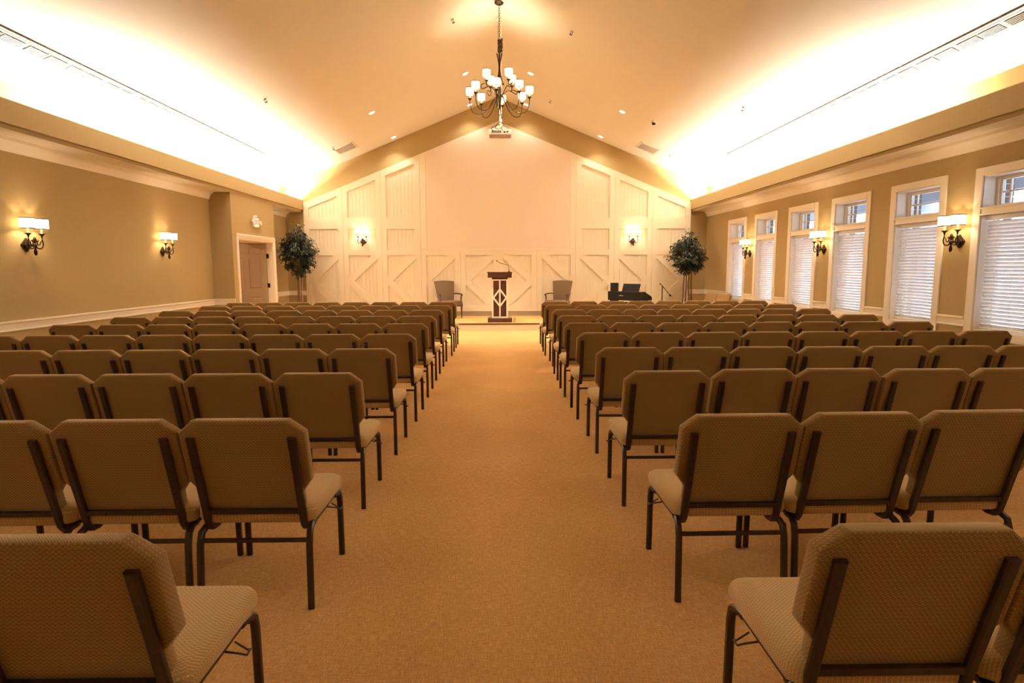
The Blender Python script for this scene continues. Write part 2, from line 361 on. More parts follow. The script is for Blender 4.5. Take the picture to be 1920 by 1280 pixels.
# stage platform
PX, PY, PH = 4.62, 14.83, 0.178
st = tag(MB().box(-PX, PX, PY + 0.03, YF, 0, PH).build('stage_platform', M['carpet']), 'low carpeted stage platform with a white riser', 'stage', kind='structure')
MB().box(-PX, PX, PY + 0.008, PY + 0.03, 0, PH - 0.028).build('riser', M['trim'], st)
MB().cbox(-PX, PX, PY - 0.015, PY + 0.03, PH - 0.028, PH + 0.004, 0.004).build('nosing', M['wood'], st)['label'] = 'dark wooden stair nosing'
MB().box(-PX, PX, YF - 0.05, YF - 0.001, PH, 0.308).build('baseboard', M['brown'], wall_far)

# ------------------------------------------------------------------ white board panelling on the far wall
def zpan(x): return 5.39 - 0.405 * abs(x + 0.03)
PL, PR = -5.30, 5.24
YB1, YB0 = 17.222, 17.180                                           # back and front of the proud boards
b = MB()
n = 104; w = (PR - PL) / n
for i in range(n):                                                  # beadboard: narrow planks with open joints
    x0 = PL + i * w; x1 = x0 + w - 0.0025
    if -1.98 < (x0 + x1) / 2 < 1.92: poly = [(x0, 0.31), (x1, 0.31), (x1, 2.0), (x0, 2.0)]
    else: poly = [(x0, 0.31), (x1, 0.31), (x1, zpan(x1) - 0.02), (x0, zpan(x0) - 0.02)]
    b.prism(poly, 'y', YB1, YB1 + 0.012)
b.prism([(PL, 0.31), (PR, 0.31), (PR, zpan(PR) - 0.03), (-0.03, zpan(-0.03) - 0.03), (PL, zpan(PL) - 0.03)], 'y', YB1 + 0.011, YF - 0.001)
o = b.build('beadboard', M['board'], wall_far); o['kind'] = 'stuff'
def board(poly, y0=YB0, y1=YB1):
    if len(poly) > 2: MB().prism(poly, 'y', y0, y1).build('board', M['board'], wall_far)
def rect(x0, x1, z0, z1): return [(x0, z0), (x1, z0), (x1, z1), (x0, z1)]
MB().prism([(-1.985, 2.0), (1.925, 2.0), (1.925, zpan(1.925)), (-0.03, zpan(-0.03)), (-1.985, zpan(-1.985))], 'y', YB0 + 0.004, YB1).build('projection_panel', M['screen'], wall_far)['label'] = 'smooth pale pink projection panel'
SEAM = [-5.30, -4.255, -3.205, -2.15, -1.075, -0.03, 1.015, 2.09, 3.145, 4.195, 5.24]
SW, G = 0.137, 0.0018
for i in range(10):
    a, c = SEAM[i] + G, SEAM[i + 1] - G
    low = i in (3, 4, 5, 6)
    left = i < 5
    outer_l = c if i == 2 else None
    xi0, xi1 = a + SW, c - SW
    def top(x): return zpan(x)
    for (s0, s1) in ((a, xi0), (xi1, c)):
        if low: board(rect(s0, s1, 0.31, 2.006))
        else: board([(s0, 0.31), (s1, 0.31), (s1, zpan(s1)), (s0, zpan(s0))])
    board(rect(xi0, xi1, 0.31, 0.462)); board(rect(xi0, xi1, 1.85, 2.006))
    if not low:
        board(rect(xi0, xi1, 2.557, 2.862))
        board([(xi0, zpan(xi0) - 0.19), (xi1, zpan(xi1) - 0.19), (xi1, zpan(xi1)), (xi0, zpan(xi0))])
    # the two diagonals of each lower panel meet at the middle of one stile
    xa, d = (xi0, 1) if left else (xi1, -1)
    zm, h, k = 1.157, 0.125, 0.925
    L_ = xi1 - xi0 + 0.2
    for up in (1, -1):
        q = [(xa - d * 0.2, zm - up * 0.2 * k - h), (xa + d * L_, zm + up * L_ * k - h), (xa + d * L_, zm + up * L_ * k + h), (xa - d * 0.2, zm - up * 0.2 * k + h)]
        q = clip(q, 0, -up, -up * zm)
        q = clip(clip(clip(clip(q, 1, 0, xi1), -1, 0, -xi0), 0, 1, 1.85), 0, -1, -0.462)
        board(q, YB0 + 0.006)
for x0, x1 in ((-2.148, -1.987), (1.927, 2.088)):                     # stiles beside the projection panel
    board([(x0, 2.016), (x1, 2.016), (x1, zpan(x1)), (x0, zpan(x0))])
board(rect(-1.985, 1.925, 1.985, 2.015), YB0 - 0.012, YB0 + 0.004)

# ------------------------------------------------------------------ doorway, door and vestibule
d1 = tag(bpy.data.objects.new('door_1', None), 'open panelled door in a white cased opening in the left wall', 'door', kind='structure'); COL.objects.link(d1)
CW = 0.108; prof = [(0, 0), (CW, 0), (CW, 0.018), (CW - 0.02, 0.026), (0.02, 0.016), (0.008, 0.010), (0, 0.010)]
for (p0, p1, s) in (((DY0, -1), None, 'a'), ((DY1, 1), None, 'b')):
    yy, sg = p0
    MB().prism([(FL + v, yy + sg * u) for u, v in prof], 'z', 0, DZ).build('casing', M['trim'], d1, smooth=30)
MB().prism([(FL + v, DZ + u) for u, v in prof], 'y', DY0 - CW, DY1 + CW).build('casing', M['trim'], d1, smooth=30)
b = MB().box(XL - 0.2, FL, DY0 - 0.001, DY0 + 0.018, 0, DZ).box(XL - 0.2, FL, DY1 - 0.018, DY1 + 0.001, 0, DZ).box(XL - 0.2, FL, DY0, DY1, DZ - 0.018, DZ + 0.001)
b.build('jamb', M['trim'], d1)
def leaf(parent, x0, x1, y0, y1):
    """six-panel leaf in an x-z plane between y0 and y1"""
    b = MB(); W_ = x1 - x0; ym = (y0 + y1) / 2
    cols = [(x0 + 0.11, x0 + 0.40), (x0 + 0.50, x0 + 0.79)]; rows = [(0.23, 0.83), (1.015, 1.725), (1.82, 1.985)]
    xs = [x0, cols[0][0], cols[0][1], cols[1][0], cols[1][1], x1]; zs = [0.012, 0.23, 0.83, 1.015, 1.725, 1.82, 1.985, 2.085]
    for i in range(5):
        for j in range(7):
            if i in (1, 3) and j in (1, 3, 5):
                X0, X1, Z0, Z1 = xs[i], xs[i + 1], zs[j], zs[j + 1]
                b.box(X0, X1, ym - 0.010, ym + 0.010, Z0, Z1)
                for sy, ye in ((-1, y0), (1, y1)):
                    q = lambda m, yy: [(X0 + m, yy, Z0 + m), (X1 - m, yy, Z0 + m), (X1 - m, yy, Z1 - m), (X0 + m, yy, Z1 - m)]
                    b.loft([q(0.022, ym + sy * 0.010), q(0.042, ym + sy * 0.017)], True, True)
            else: b.box(xs[i], xs[i + 1], y0, y1, zs[j], zs[j + 1])
    return b.build('leaf', M['doorp'], parent)
MB().box(-5.575, -5.528, 14.964, 14.9725, 0, DZ - 0.018).build('gap_shade', M['dark'], d1)  # dark strip standing in for the shaded gap beside the door leaf
lf = leaf(d1, -6.43, -5.53, 14.915, 14.957)
for z in (0.28, 1.10, 1.79):
    MB().cbox(-5.565, -5.475, 14.957, 14.972, z - 0.05, z + 0.05, 0.002).tube([(-5.52, 14.962, z - 0.055), (-5.52, 14.962, z + 0.055)], 0.008, 8).build('hinge', M['black'], d1)
MB().tube([(-6.36, 14.915, 0.96), (-6.36, 14.865, 0.96)], 0.012, 8).tube([(-6.36, 14.868, 0.96), (-6.25, 14.862, 0.96)], 0.010, 8).build('handle', M['brass'], d1)
b = MB().box(-8.6, XL - 0.2, 12.2, 16.0, -0.12, 0.0); tag(b.build('floor_vestibule', M['carpet']), 'carpet in the side room beyond the door', 'carpet', kind='structure')
b = MB().box(-8.7, -8.6, 12.2, 16.0, 0, 2.7).box(-8.6, XL - 0.2, 12.1, 12.2, 0, 2.7).box(-8.6, XL - 0.2, 16.0, 16.1, 0, 2.7)
tag(b.build('wall_vestibule', M['tan']), 'tan walls of the side room beyond the door', 'wall', kind='structure')
tag(MB().box(-8.7, XL - 0.2, 12.1, 16.1, 2.62, 2.72).build('ceiling_vestibule', M['ceil']), 'pale ceiling of the side room beyond the door', 'ceiling', kind='structure')
area('side_room_light', (-7.2, 13.9, 2.58), (0, 0, 0), 0.6, 0.6, 16, (1.0, 0.66, 0.40))

# ------------------------------------------------------------------ windows, blinds, porch
def slat_mesh():
    b = MB(); r = []
    for i in range(5):
        u = -0.025 + 0.0125 * i; h = 0.0025 * (1 - (u / 0.025) ** 2)
        r.append((u, h))
    poly = r + [(u, h - 0.0028) for u, h in reversed(r)]
    b.prism(poly, 'y', -WH + 0.016, WH - 0.016); return b.mesh('slat', M['slat'], 40)
SLAT = slat_mesh()
BRICKM = MB().cbox(0, 0.10, -0.09, 0.0, 0, 0.062, 0.004).mesh('brick', M['brick'])
pos = ['farthest window on the right, beside the tree', 'second window from the far end of the right wall', 'third window from the far end of the right wall',
       'fourth window from the far end of the right wall', 'fifth window from the far end of the right wall', 'nearest window on the right, cut by the frame edge']
for i, c in enumerate(WY):
    w_ = tag(bpy.data.objects.new('window_%d' % (i + 1), None), 'tall white cased window with transom, ' + pos[i], 'window', kind='structure'); COL.objects.link(w_); w_.location = (XR, c, 0)
    cw = 0.114
    for sg in (-1, 1): MB().cbox(-0.020, 0.0, min(sg * WH, sg * (WH + cw)), max(sg * WH, sg * (WH + cw)), WZ0 - 0.04, WZ1 + 0.095, 0.003).build('casing', M['trim'], w_)
    MB().cbox(-0.022, 0.0, -WH, WH, WZ1, WZ1 + 0.095, 0.003).build('casing', M['trim'], w_)
    MB().cbox(-0.022, 0.0, -WH - cw, WH + cw, WZ0 - 0.085, WZ0 - 0.002, 0.003).build('apron', M['trim'], w_)
    b = MB().box(0, 0.235, -WH, -WH + 0.012, WZ0, WZ1).box(0, 0.235, WH - 0.012, WH, WZ0, WZ1).box(0, 0.235, -WH, WH, WZ1 - 0.012, WZ1).box(-0.0, 0.235, -WH, WH, WZ0 - 0.002, WZ0 + 0.014)
    b.build('reveal', M['trim'], w_)
    b = MB().cbox(-0.012, 0.235, -WH + 0.012, WH - 0.012, 2.105, 2.185, 0.004).cbox(-0.022, 0.0, -WH + 0.004, WH - 0.004, 2.098, 2.118, 0.003).cbox(-0.020, 0.0, -WH + 0.004, WH - 0.004, 2.172, 2.192, 0.003)
    b.build('mullion', M['trim'], w_)
    def sash(z0, z1, nm):
        s = 0.052; y0, y1 = -WH + 0.012, WH - 0.012
        b = MB()
        for (q, xa, xb) in ((s, 0.175, 0.215), (s * 0.55, 0.150, 0.232)):
            b.box(xa, xb, y0, y0 + q, z0, z1).box(xa, xb, y1 - q, y1, z0, z1).box(xa, xb, y0 + q, y1 - q, z0, z0 + q * 0.8).box(xa, xb, y0 + q, y1 - q, z1 - q * 0.8, z1)
        fr = b.build('sash', M['trim'], w_)
        MB().box(0.195, 0.200, y0 + s, y1 - s, z0 + s * 0.8, z1 - s * 0.8).build('pane', M['glass'], fr)
        return fr, y0 + s, y1 - s, z0 + s * 0.8, z1 - s * 0.8
    fr, ya, yb, za, zb = sash(2.185, WZ1 - 0.012, 'transom')
    b = MB().box(0.187, 0.208, ya, yb, (za + zb) / 2 - 0.009, (za + zb) / 2 + 0.009)
    for yy in (ya + 0.105, yb - 0.105): b.box(0.187, 0.208, yy - 0.009, yy + 0.009, za, zb)
    b.build('muntin', M['trim'], fr)
    sash(WZ0 + 0.014, 2.105, 'lower')
    MB().box(0.2365, 0.330, WH - 0.040, WH + 0.045, 2.0, 2.75).box(0.2365, 0.330, -WH - 0.045, -WH + 0.040, 2.0, 2.75).build('mortar_bed', M['mortar'], w_)
    for k in range(9):                                               # brick return outside, seen through the transom
        for yy in (WH + 0.045, -WH + 0.045):
            obj('brick', BRICKM, w_, (0.236, yy, 2.02 + k * 0.075))
    # blind
    bl = thing('window_blind', 'lowered white slatted blind, ' + pos[i], 'blind', (XR + 0.085, c, 0), 0, 'blinds in the right wall windows')
    MB().cbox(-0.030, 0.030, -WH + 0.014, WH - 0.014, 2.045, 2.100, 0.004).build('headrail', M['slat'], bl)
    for k in range(29):
        z = 0.800 + k * 0.0432
        o = obj('slat', SLAT, bl); o.location = (0, 0, z); o.rotation_euler = (0, math.radians(51), 0)
    MB().cbox(-0.020, 0.020, -WH + 0.016, WH - 0.016, 0.757, 0.775, 0.003).build('bottom_rail', M['slat'], bl)
    for yy in (-0.26, 0.0, 0.26):
        MB().tube([(-0.024, yy, 0.77), (-0.024, yy, 2.05)], 0.0016, 5).build('lift_cord', M['cord'], bl)
b = MB().box(XR + 0.2, 8.6, 3.0, YF + 2, 2.98, 3.06).box(8.40, 8.60, 3.0, YF + 2, 2.755, 2.98)
tag(b.build('porch_roof', M['porch']), 'grey blue porch ceiling and beam outside the windows', 'porch', kind='structure')
for yy in (5.0, 9.35, 12.6, 16.4):
    tag(MB().cbox(8.36, 8.64, yy - 0.14, yy + 0.14, -0.15, 2.755, 0.01).cbox(8.32, 8.68, yy - 0.18, yy + 0.18, -0.15, 0.15, 0.01).build('porch_post', M['porch']), 'square grey blue post holding up the porch beam outside', 'post', 'porch posts outside the windows', 'structure')
tag(MB().box(XR + 0.2, 30, -10, 40, -0.3, -0.15).build('ground_outside', M['paving']), 'pale paved ground outside the windows', 'ground', kind='structure')

# ------------------------------------------------------------------ ceiling fittings
def ceil_mx(x, y):
    s = 1 if x > CX else -1
    n = Vector((-s * SL, 0, -1)).normalized()                        # points down into the room
    xa = Vector((1, 0, -s * SL)).normalized(); ya = Vector((0, 1, 0))
    zaxis = xa.cross(ya)                                             # points up
    m = Matrix((xa, ya, zaxis)).transposed().to_4x4(); m.translation = (x, y, zc(x)); return m
# linear slot diffusers, local z up; pieces hang below z = 0
GR = MB()
GR.box(-0.050, 0.050, -0.145, 0.145, -0.0060, -0.0045, 1)
for k in range(5):
    u = -0.042 + 0.021 * k; GR.box(u - 0.0062, u + 0.0062, -0.145, 0.145, -0.013, -0.005, 0)
GRM = GR.mesh('grille', [M['slot'], M['dark']])
for nm, x, y0, y1 in (('left', -5.19, 2.0, 13.88), ('right', 5.12, 2.0, 13.82)):
    t = thing('linear_air_diffuser', 'long white slotted air diffuser along the %s ceiling slope' % nm, 'vent', group='linear ceiling diffusers', mx=ceil_mx(x, 0))
    s = 1 if x > 0 else -1
    MB().box(-0.075, 0.075, y0, y1, -0.0044, 0.002).build('frame', M['ceil'], t)
    MB().box(-s * 0.118 - 0.006, -s * 0.118 + 0.006, y0, y1 + 0.12, -0.010, 0.002).build('edge_strip', M['dark'], t)['label'] = 'thin dark line along the upper edge'
    y = y1
    while y > y0 + 0.6:
        for q in (0.15, 0.465): obj('grille', GRM, t, (s * 0.004, y - q, 0))
        y -= 0.668
def vent(x, y, label):
    t = thing('return_air_vent', label, 'vent', group='ceiling return vents', mx=ceil_mx(x, y) @ Matrix.Rotation(0, 4, 'Z'))
    b = MB(); W_, H_ = 0.26, 0.31
    b.box(-W_, W_, -H_, -H_ + 0.035, -0.016, 0).box(-W_, W_, H_ - 0.035, H_, -0.016, 0).box(-W_, -W_ + 0.035, -H_, H_, -0.016, 0).box(W_ - 0.035, W_, -H_, H_, -0.016, 0)
    b.build('frame', M['grille'], t)
    MB().box(-W_ + 0.03, W_ - 0.03, -H_ + 0.03, H_ - 0.03, -0.003, 0.0).build('duct_opening', M['duct'], t)
    for k in range(17):
        yy = -H_ + 0.05 + k * 0.0325
        MB().box(-W_ + 0.03, W_ - 0.03, -0.012, 0.012, -0.001, 0.001, mx=Matrix.Translation((0, yy, -0.009)) @ Matrix.Rotation(0.55, 4, 'X')).build('louver', M['grille'], t)
vent(-3.83, 16.05, 'rectangular louvred return vent on the left ceiling slope near the gable')
vent(3.75, 16.05, 'rectangular louvred return vent on the right ceiling slope near the gable')
LOC = [(-2.80, 14.22, 'outer recessed downlight on left slope, row away from the gable'), (-0.735, 14.26, 'recessed downlight left of the chandelier chain, row away from the gable'),
       (0.705, 14.2, 'recessed downlight right of the chandelier chain, row away from the gable'), (2.72, 14.12, 'outer recessed downlight on right slope, row away from the gable'),
       (-2.77, 16.86, 'outer recessed downlight close to the left gable band'), (-0.765, 16.84, 'inner recessed downlight close to the gable, left of ridge'),
       (0.71, 16.80, 'inner recessed downlight close to the gable, right of ridge'), (2.67, 16.82, 'outer recessed downlight close to the right gable band')]
for x, y, lab in LOC:
    t = thing('recessed_downlight', lab, 'downlight', group='recessed ceiling downlights', mx=ceil_mx(x, y))
    MB().lathe([(0.082, 0.0), (0.086, -0.006), (0.080, -0.012), (0.064, -0.009), (0.060, -0.002), (0.060, 0.0)], 24).build('trim_ring', M['white'], t, smooth=40)
    MB().lathe([(0.060, -0.0015), (0.050, -0.006), (0.03, -0.010), (0.002, -0.011)], 24).build('lamp', M['bulb'], t, smooth=40)
    cone_light('downlight_beam', (x, y, zc(x) - 0.06), 20 if y > 16 else 190, 2.0 if y > 16 else 1.35, 0.7)
# fire sprinklers
SP = [(-4.03, 11.19, 'small fire sprinkler on left slope, outer one level with the chandelier'), (-0.79, 11.21, 'small fire sprinkler just left of the chandelier canopy'),
      (1.255, 11.13, 'small fire sprinkler right of the chandelier canopy'), (4.28, 11.18, 'small fire sprinkler on right slope, outer one level with the chandelier'),
      (1.25, 15.53, 'small fire sprinkler right of the ridge near the gable'), (4.25, 15.74, 'small fire sprinkler beside the right return vent'), (-4.01, 15.5, 'small fire sprinkler beside the left return vent'),
      ]
sp0 = None
for x, y, lab in SP:
    if sp0 is None:
        t = thing('fire_sprinkler', lab, 'sprinkler', group='ceiling fire sprinklers'); sp0 = t
        MB().lathe([(0.0, 0.0), (0.036, 0.0), (0.034, -0.006), (0.012, -0.009), (0.0, -0.009)], 14, cap=False).build('escutcheon', M['chrome'], t, smooth=40)
        MB().tube([(0.010, 0, -0.008), (0.016, 0, -0.03), (0.003, 0, -0.055)], 0.0035, 6).tube([(-0.010, 0, -0.008), (-0.016, 0, -0.03), (-0.003, 0, -0.055)], 0.0035, 6).build('yoke', M['bronze'], t)
        MB().lathe([(0.002, -0.052), (0.026, -0.056), (0.026, -0.060), (0.002, -0.062)], 12).build('deflector', M['bronze'], t)
    else:
        t = copy_tree(sp0); t['label'] = lab
    t.matrix_world = ceil_mx(x, y)
# dome camera
t = thing('dome_camera', 'small white security camera with dark eye on right ceiling slope', 'camera', mx=ceil_mx(3.37, 13.86))
MB().lathe([(0.065, 0.0), (0.067, -0.02), (0.060, -0.035), (0.045, -0.04)], 20).build('housing', M['white'], t, smooth=40)
MB().lathe([(0.046, -0.036), (0.042, -0.060), (0.026, -0.078), (0.003, -0.084)], 18).build('dome', M['black'], t, smooth=60)

# ------------------------------------------------------------------ chandelier
CH = Vector((0.012, 11.2, 0))
t = thing('chandelier', 'twelve shade bronze chandelier with looping arms hanging from the ridge', 'chandelier', (CH.x, CH.y, 4.12))
z0 = 4.12
def arm(points, a):
    ca, sa = math.cos(a), math.sin(a)
    return [(r * ca - q * sa, r * sa + q * ca, z - z0) for r, z, q in points]
MB().lathe([(0.0, 6.005), (0.075, 6.0), (0.085, 5.985), (0.060, 5.962), (0.02, 5.95), (0.0, 5.945)], 20, (0, 0, -z0), cap=False).build('canopy', M['bronze'], t, smooth=40)
b = MB(); zz = 5.95; k = 0
while zz > 5.30:
    ring = [(0.016 * math.cos(u), 0, 0.026 * math.sin(u)) for u in [2 * PI * j / 10 for j in range(11)]]
    rot = Matrix.Rotation(PI / 2 * (k % 2) + 0.2, 4, 'Z')
    b.tube([rot @ Vector(p) + Vector((0, 0, zz - 0.026 - z0)) for p in ring], 0.0042, 6, cap=False); zz -= 0.042; k += 1
b.build('chain', M['bronze'], t, smooth=60)
b = MB()                                                            # knot of spare chain hooked at the top
for k in range(44):
    a = 2 * PI * k / 9; zz = 5.39 - 0.0048 * k
    cx_ = 0.028 * math.cos(a) + 0.014; cy_ = 0.028 * math.sin(a)
    ring = [(0.015 * math.cos(u), 0, 0.022 * math.sin(u)) for u in [2 * PI * j / 8 for j in range(9)]]
    rot = Matrix.Rotation(a * 1.7, 4, 'Z') @ Matrix.Rotation(0.5, 4, 'X')
    b.tube([rot @ Vector(p) + Vector((cx_, cy_, zz - z0)) for p in ring], 0.0062, 5, cap=False)
b.build('chain_coil', M['bronze'], t, smooth=60)
for k in range(6):                                                  # sheaf of rods: pinched waist, flared foot
    a = 2 * PI * k / 6 + 0.3
    MB().tube(bez(arm([(0.050, 5.165, 0), (0.030, 5.08, 0), (0.012, 4.98, 0), (0.014, 4.86, 0), (0.040, 4.74, 0), (0.082, 4.655, 0.01), (0.050, 4.66, 0)], a), 4), 0.0075, 6).build('stem_rod', M['bronze'], t, smooth=60)
MB().lathe([(0.0, 5.2), (0.014, 5.19), (0.012, 5.0), (0.016, 4.86), (0.013, 4.78), (0.026, 4.60), (0.034, 4.56), (0.030, 4.50), (0.036, 4.42), (0.022, 4.33), (0.030, 4.29), (0.018, 4.26), (0.010, 4.24), (0.0, 4.23)], 14, (0, 0, -z0), cap=False).build('stem', M['bronze'], t, smooth=50)
MB().tube(bez([(0, 0, 0.15), (-0.016, 0, 0.10), (-0.024, 0, 0.05), (0, 0, 0.012), (0.020, 0, 0.05), (0.010, 0, 0.11)], 5), 0.006, 6).build('finial_loop', M['bronze'], t, smooth=60)
SHADE = None
def lamp_unit(parent, x, y, z, r, h, power):
    """cup, candle sleeve, drum shade and its rims; z is the shade's middle height in the parent's frame"""
    cup = MB().lathe([(0.0, -h / 2 - 0.115), (0.007, -h / 2 - 0.115), (0.010, -h / 2 - 0.09), (0.018, -h / 2 - 0.075), (0.036, -h / 2 - 0.062), (0.037, -h / 2 - 0.056), (0.014, -h / 2 - 0.055), (0.0, -h / 2 - 0.055)], 14, (x, y, z), cap=False).build('cup', M['bronze'], parent, smooth=50)
    MB().lathe([(0.011, -h / 2 - 0.056), (0.011, 0.0)], 10, (x, y, z)).build('candle', M['candle'], parent, smooth=50)
    sh = MB().lathe([(r, -h / 2), (r, h / 2), (r - 0.003, h / 2), (r - 0.003, -h / 2), (r, -h / 2)], 28, (x, y, z), cap=False).build('shade', M['shade'], parent, smooth=40)
    for q in (-1, 1):
        MB().lathe([(r + 0.0025, q * h / 2 - 0.005), (r + 0.0025, q * h / 2 + 0.005), (r - 0.004, q * h / 2 + 0.005), (r - 0.004, q * h / 2 - 0.005), (r + 0.0025, q * h / 2 - 0.005)], 28, (x, y, z), cap=False).build('rim', M['bronze'], sh, smooth=40)
    point_light('lamp_glow', (x, y, z - 0.025), power, parent)
for k in range(8):
    a = -PI / 2 - 0.10 + 2 * PI * k / 8
    MB().tube(bez(arm([(0.022, 4.50, 0), (0.10, 4.40, 0.0), (0.22, 4.235, 0), (0.34, 4.165, 0), (0.45, 4.185, 0), (0.505, 4.27, 0), (0.52, 4.372, 0)], a), 5), 0.0075, 6).build('arm', M['bronze'], t, smooth=60)
    lamp_unit(t, 0.52 * math.cos(a), 0.52 * math.sin(a), 4.545 - z0, 0.066, 0.118, 8.5)
for k in range(4):
    a = -PI / 2 - 0.95 + PI / 2 * k
    MB().tube(bez(arm([(0.020, 4.42, 0), (0.09, 4.50, 0.02), (0.20, 4.585, 0.01), (0.335, 4.535, -0.03), (0.375, 4.58, -0.01), (0.32, 4.615, 0.03), (0.262, 4.585, 0.01), (0.27, 4.618, 0)], a), 5), 0.0075, 6).build('arm', M['bronze'], t, smooth=60)
    lamp_unit(t, 0.27 * math.cos(a), 0.27 * math.sin(a), 4.79 - z0, 0.066, 0.118, 8.5)

# ------------------------------------------------------------------ ceiling projector
t = thing('ceiling_projector', 'white projector hanging from the ridge on a long pole', 'projector', (0.02, 11.92, 3.93))
MB().cbox(-0.205, 0.205, -0.17, 0.17, 0.0, 0.095, 0.014).build('body', M['white'], t, smooth=35)
MB().cbox(-0.200, 0.200, -0.168, 0.168, -0.006, 0.004, 0.002).build('underside', M['greyp'], t)['label'] = 'brownish grey underside'
b = MB()
for k in range(7): b.box(-0.155 + k * 0.026, -0.139 + k * 0.026, -0.1745, -0.168, 0.025, 0.07)
b.box(0.06, 0.10, -0.1745, -0.168, 0.03, 0.055).box(0.115, 0.15, -0.1745, -0.168, 0.035, 0.06); b.build('vent_slots', M['dark'], t)
MB().lathe([(0.036, 0), (0.040, 0.02), (0.034, 0.045), (0.0, 0.04)], 16, mx=Matrix.Translation((0.11, 0.165, 0.05)) @ Matrix.Rotation(-PI / 2, 4, 'X')).build('lens', M['black'], t, smooth=40)
b = MB()
for sx, sy in ((-1, -1), (1, -1), (-1, 1), (1, 1)): b.tube([(sx * 0.14, sy * 0.11, 0.092), (sx * 0.11, sy * 0.09, 0.125), (0.01, 0, 0.165)], 0.009, 6)
b.build('mount_arm', M['white'], t); MB().cbox(-0.05, 0.07, -0.05, 0.05, 0.155, 0.185, 0.006).build('mount_plate', M['white'], t)
MB().tube([(0.012, 0, 0.18), (0.012, 0, 2.075)], 0.025, 14).build('pole', M['ceil'], t, smooth=50)
MB().lathe([(0.08, 2.05), (0.085, 2.075), (0.03, 2.085)], 16, (0.012, 0, 0)).build('ceiling_plate', M['white'], t, smooth=40)
b = MB()
for pts in ([(0.02, -0.03, 0.26), (-0.05, -0.10, 0.20), (-0.09, -0.13, 0.13), (-0.03, -0.172, 0.085)], [(0.02, -0.03, 0.24), (0.07, -0.10, 0.18), (0.02, -0.15, 0.12), (0.05, -0.175, 0.06)], [(-0.12, -0.172, 0.06), (-0.16, -0.19, 0.10), (-0.08, -0.16, 0.15), (0.0, -0.05, 0.2)]):
    b.tube(bez(pts, 5), 0.0055, 5)
b.build('cable', M['black'], t)

# ------------------------------------------------------------------ wall sconces, local +Y points out of the wall
sc0 = None
def sconce(x, y, z, rz, label):
    global sc0
    if sc0 is None:
        t = thing('wall_sconce', label, 'sconce', group='two shade wall sconces'); sc0 = t
        q = 0.092; dm = Matrix.Rotation(PI / 4, 4, 'Y')
        MB().cbox(-0.062, 0.062, 0.0, 0.018, -0.062, 0.062, 0.006, mx=dm).cbox(-0.044, 0.044, 0.016, 0.030, -0.044, 0.044, 0.006, mx=dm).build('back_plate', M['bronze'], t)
        MB().tube([(0, 0.025, 0), (0, 0.06, -0.005), (0, 0.105, -0.012)], [0.016, 0.012, 0.016], 8).build('stalk', M['bronze'], t, smooth=60)
        MB().lathe([(0.0, -0.13), (0.010, -0.128), (0.019, -0.105), (0.021, -0.085), (0.014, -0.055), (0.010, -0.045), (0.020, -0.03), (0.024, -0.01), (0.016, 0.012), (0.010, 0.018), (0.016, 0.035), (0.022, 0.06), (0.014, 0.085), (0.004, 0.1), (0.0, 0.1)], 12, (0, 0.115, 0), cap=False).build('finial', M['bronze'], t, smooth=60)
        for s in (-1, 1):
            MB().tube(bez([(s * 0.012, 0.115, -0.02), (s * 0.05, 0.120, -0.045), (s * 0.10, 0.125, -0.035), (s * 0.125, 0.125, 0.01), (s * 0.115, 0.125, 0.055), (s * 0.1125, 0.125, 0.075)], 5), 0.0085, 7).build('arm', M['bronze'], t, smooth=60)
            MB().tube(bez([(s * 0.115, 0.125, 0.055), (s * 0.085, 0.122, 0.035), (s * 0.075, 0.12, 0.005), (s * 0.045, 0.118, 0.0), (s * 0.035, 0.117, 0.035), (s * 0.05, 0.117, 0.055), (s * 0.055, 0.117, 0.04)], 4), 0.0065, 6).build('scroll', M['bronze'], t, smooth=60)
            lamp_unit(t, s * 0.1125, 0.125, 0.255, 0.079, 0.122, 5.0)
    else:
        t = copy_tree(sc0); t['label'] = label
    t.location = (x, y, z); t.rotation_euler = (0, 0, rz)
sconce(XL, 7.80, 1.795, -PI / 2, 'bronze two shade sconce on the left wall, nearer of its two')
sconce(XL, 10.90, 1.795, -PI / 2, 'bronze two shade sconce on the left wall, nearer the doorway')
sconce(XR, 7.68, 1.81, PI / 2, 'bronze two shade sconce on the right wall, between the two nearest windows')
sconce(XR, 10.93, 1.81, PI / 2, 'bronze two shade sconce between third and fourth windows from the far end')
sconce(XR, 14.18, 1.81, PI / 2, 'bronze two shade sconce between the two farthest windows')
sconce(-3.72, YB1 - 0.0, 2.215, PI, 'two shade sconce on the white boards left of the projection panel')
sconce(3.655, YB1 - 0.0, 2.215, PI, 'two shade sconce on the white boards right of the projection panel')

# ------------------------------------------------------------------ exit sign
t = thing('exit_sign', 'white and red exit sign with twin lamps above the doorway', 'exit sign', (FL, 13.93, 2.50))
MB().cbox(0.0, 0.045, -0.15, 0.15, -0.105, 0.105, 0.006).build('housing', M['white'], t)
MB().cbox(0.043, 0.049, -0.128, 0.128, -0.088, 0.088, 0.002).build('face', M['pink'], t)
MB().cbox(0.0, 0.05, -0.06, 0.06, 0.105, 0.15, 0.005).build('canopy', M['white'], t)
for s in (-1, 1):
    MB().lathe([(0.02, 0.0), (0.046, 0.02), (0.05, 0.05), (0.042, 0.056), (0.0, 0.05)], 16, mx=Matrix.Translation((0.015, s * 0.205, 0.0)) @ Matrix.Rotation(PI / 2, 4, 'Y')).tube([(0.02, s * 0.15, 0), (0.02, s * 0.18, 0)], 0.016, 8).build('lamp_head', M['white'], t, smooth=40)
cu = bpy.data.curves.new('exit_letters', 'FONT'); cu.body = 'EXIT'; cu.size = 0.145; cu.align_x = 'CENTER'; cu.align_y = 'CENTER'; cu.extrude = 0.0015; cu.offset = 0.002
